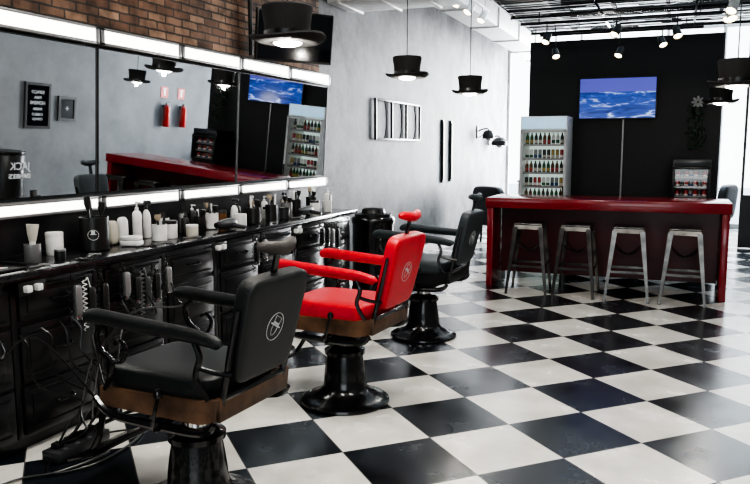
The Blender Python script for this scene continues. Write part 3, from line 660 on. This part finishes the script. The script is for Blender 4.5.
def clipper(y,m,zc=.80,L=.17,cord='rub'):
    x=-2.925; b=MB(); b.sup((0,0,-L/2),(.036,.045,L),.45)
    bl=MB().box((0,0,-L-.008),(.02,.04,.024),.002)
    ck=MB(); pts=[(-.004,0,.012)]
    n=60
    for k in range(n): 
        t=k/(n-1); a=k*1.15; pts.append((.012*math.cos(a),-.045+.012*math.sin(a),.05-.28*t))
    ck.tube([(0,0,-.01),(0,-.02,.05),(.01,-.035,.055),pts[1]],.0035,6,smooth=3); ck.tube(pts[1:],.003,5)
    hk=MB().tube([(-.022,0,.03),(.0,0,.01),(.012,0,.02)],.004,6,smooth=3).box((-.026,0,.03),(.006,.03,.05))
    thing('hair_clipper','hair clipper with coiled cord hanging on the counter front','hair clipper',(x,y,zc),[('clipper_body',b,m),('clipper_blade',bl,'chrome'),('coiled_cord',ck,cord),('wall_hook',hk,'black')],group='hair clippers hung on the counter front')
for y,m,cd in ((2.98,'frameS','rub'),(3.08,'black','white'),(3.18,'black','rub'),(3.36,'frameS','rub'),(3.45,'black','rub'),(3.54,'charc','frameS'),(3.63,'black','rub'),(3.74,'frameS','rub'),(5.92,'black','rub'),(6.03,'black','rub'),(6.13,'frameS','rub'),(6.24,'black','rub'),(4.8,'black','rub'),(4.92,'frameS','rub')): clipper(y,m,random.uniform(.78,.86),random.uniform(.14,.18),cd)
for y in (2.72,4.36,5.5):
    P=[('socket_plate',MB().box((.006,0,0),(.012,.17,.07),.004),'black')]
    for k in (-.045,.02): P.append(('plug',MB().box((.029,k,0),(.034,.035,.035),.006),'white'))
    thing('power_socket','black wall socket with white plugs on the counter front','power socket',(-2.968,y,.86),P,group='sockets on the counter front')
random.seed(21)
P=[('strip_body',MB().box((0,0,.035),(.11,.36,.055),.008),'charc')]
for k in range(4): P.append(('plug',MB().box((-.01,-.12+k*.08,.075),(.045,.045,.03),.006),'rub'))
for k in range(4): P.append(('strip_switch',MB().box((.040,-.12+k*.08,.064),(.018,.025,.006),.002),'frameS'))
ys=(-.25,-.12,.0,.08,.46,.52,.24,.66,.90,-.4)
for k in range(10):
    yy=-.12+(k%4)*.08; y1=ys[k]
    P.append(('power_cable',MB().tube([(0,yy,.085),(.04+.015*k,yy+.02,.17),(.07,yy+.1,.28),(.0,(yy+y1)/2,.38+.03*k),(-.02,y1,.50+.01*k),(-.03,y1+.02*(k%2),.62),(-.075,y1,.66+.008*k)],.006,6,smooth=6),'rub'))
P.append(('power_cable',MB().tube([(0,.17,.03),(.08,.3,.012),(.12,.1,.012),(.18,.0,.012),(.12,-.25,.012),(0,-.4,.012),(-.05,-.7,.012)],.006,6,smooth=6),'rub'))
P.append(('power_cable',MB().tube([(0,-.17,.03),(.10,-.28,.012),(.22,-.1,.012),(.20,.2,.012),(.10,.42,.012),(.02,.62,.012),(.06,.9,.012)],.006,6,smooth=6),'rub'))
thing('power_strip','black power strip with tangled cables on the floor by the counter','power strip',(-2.80,2.80,0),P)
# ---------------------------------------------------------------- world, daylight, camera
w=bpy.data.worlds.new('World'); S.world=w; w.use_nodes=True; nt=w.node_tree; bg=nt.nodes['Background']
tc=N(nt,'ShaderNodeTexCoord'); sp=N(nt,'ShaderNodeSeparateXYZ'); nt.links.new(tc.outputs['Generated'],sp.inputs[0])
r=N(nt,'ShaderNodeValToRGB'); r.color_ramp.elements[0].color=(.92,.97,1,1); r.color_ramp.elements[1].color=(.66,.84,1,1); nt.links.new(sp.outputs[2],r.inputs['Fac']); nt.links.new(r.outputs[0],bg.inputs[0]); bg.inputs[1].default_value=3.2
l=bpy.data.lights.new('daylight','AREA'); l.shape='RECTANGLE'; l.size=2.6; l.size_y=3.2; l.energy=1150; l.color=(.98,.99,1)
lo=bpy.data.objects.new('daylight',l); COL.objects.link(lo); lo.location=(-1.2,16.6,2.0); lo.rotation_euler=(math.radians(-90),0,math.radians(-32))
cam=bpy.data.cameras.new('camera'); co=bpy.data.objects.new('camera',cam); COL.objects.link(co); co.location=(0,0,1.55)
cam.lens=35.5; cam.sensor_width=36; cam.clip_start=.05
co.rotation_euler=(math.radians(90-7.24),0,math.radians(22.2)); S.camera=co
S.view_settings.view_transform='AgX'
try: S.view_settings.look='AgX - High Contrast'
except Exception: pass
S.view_settings.exposure=0.4
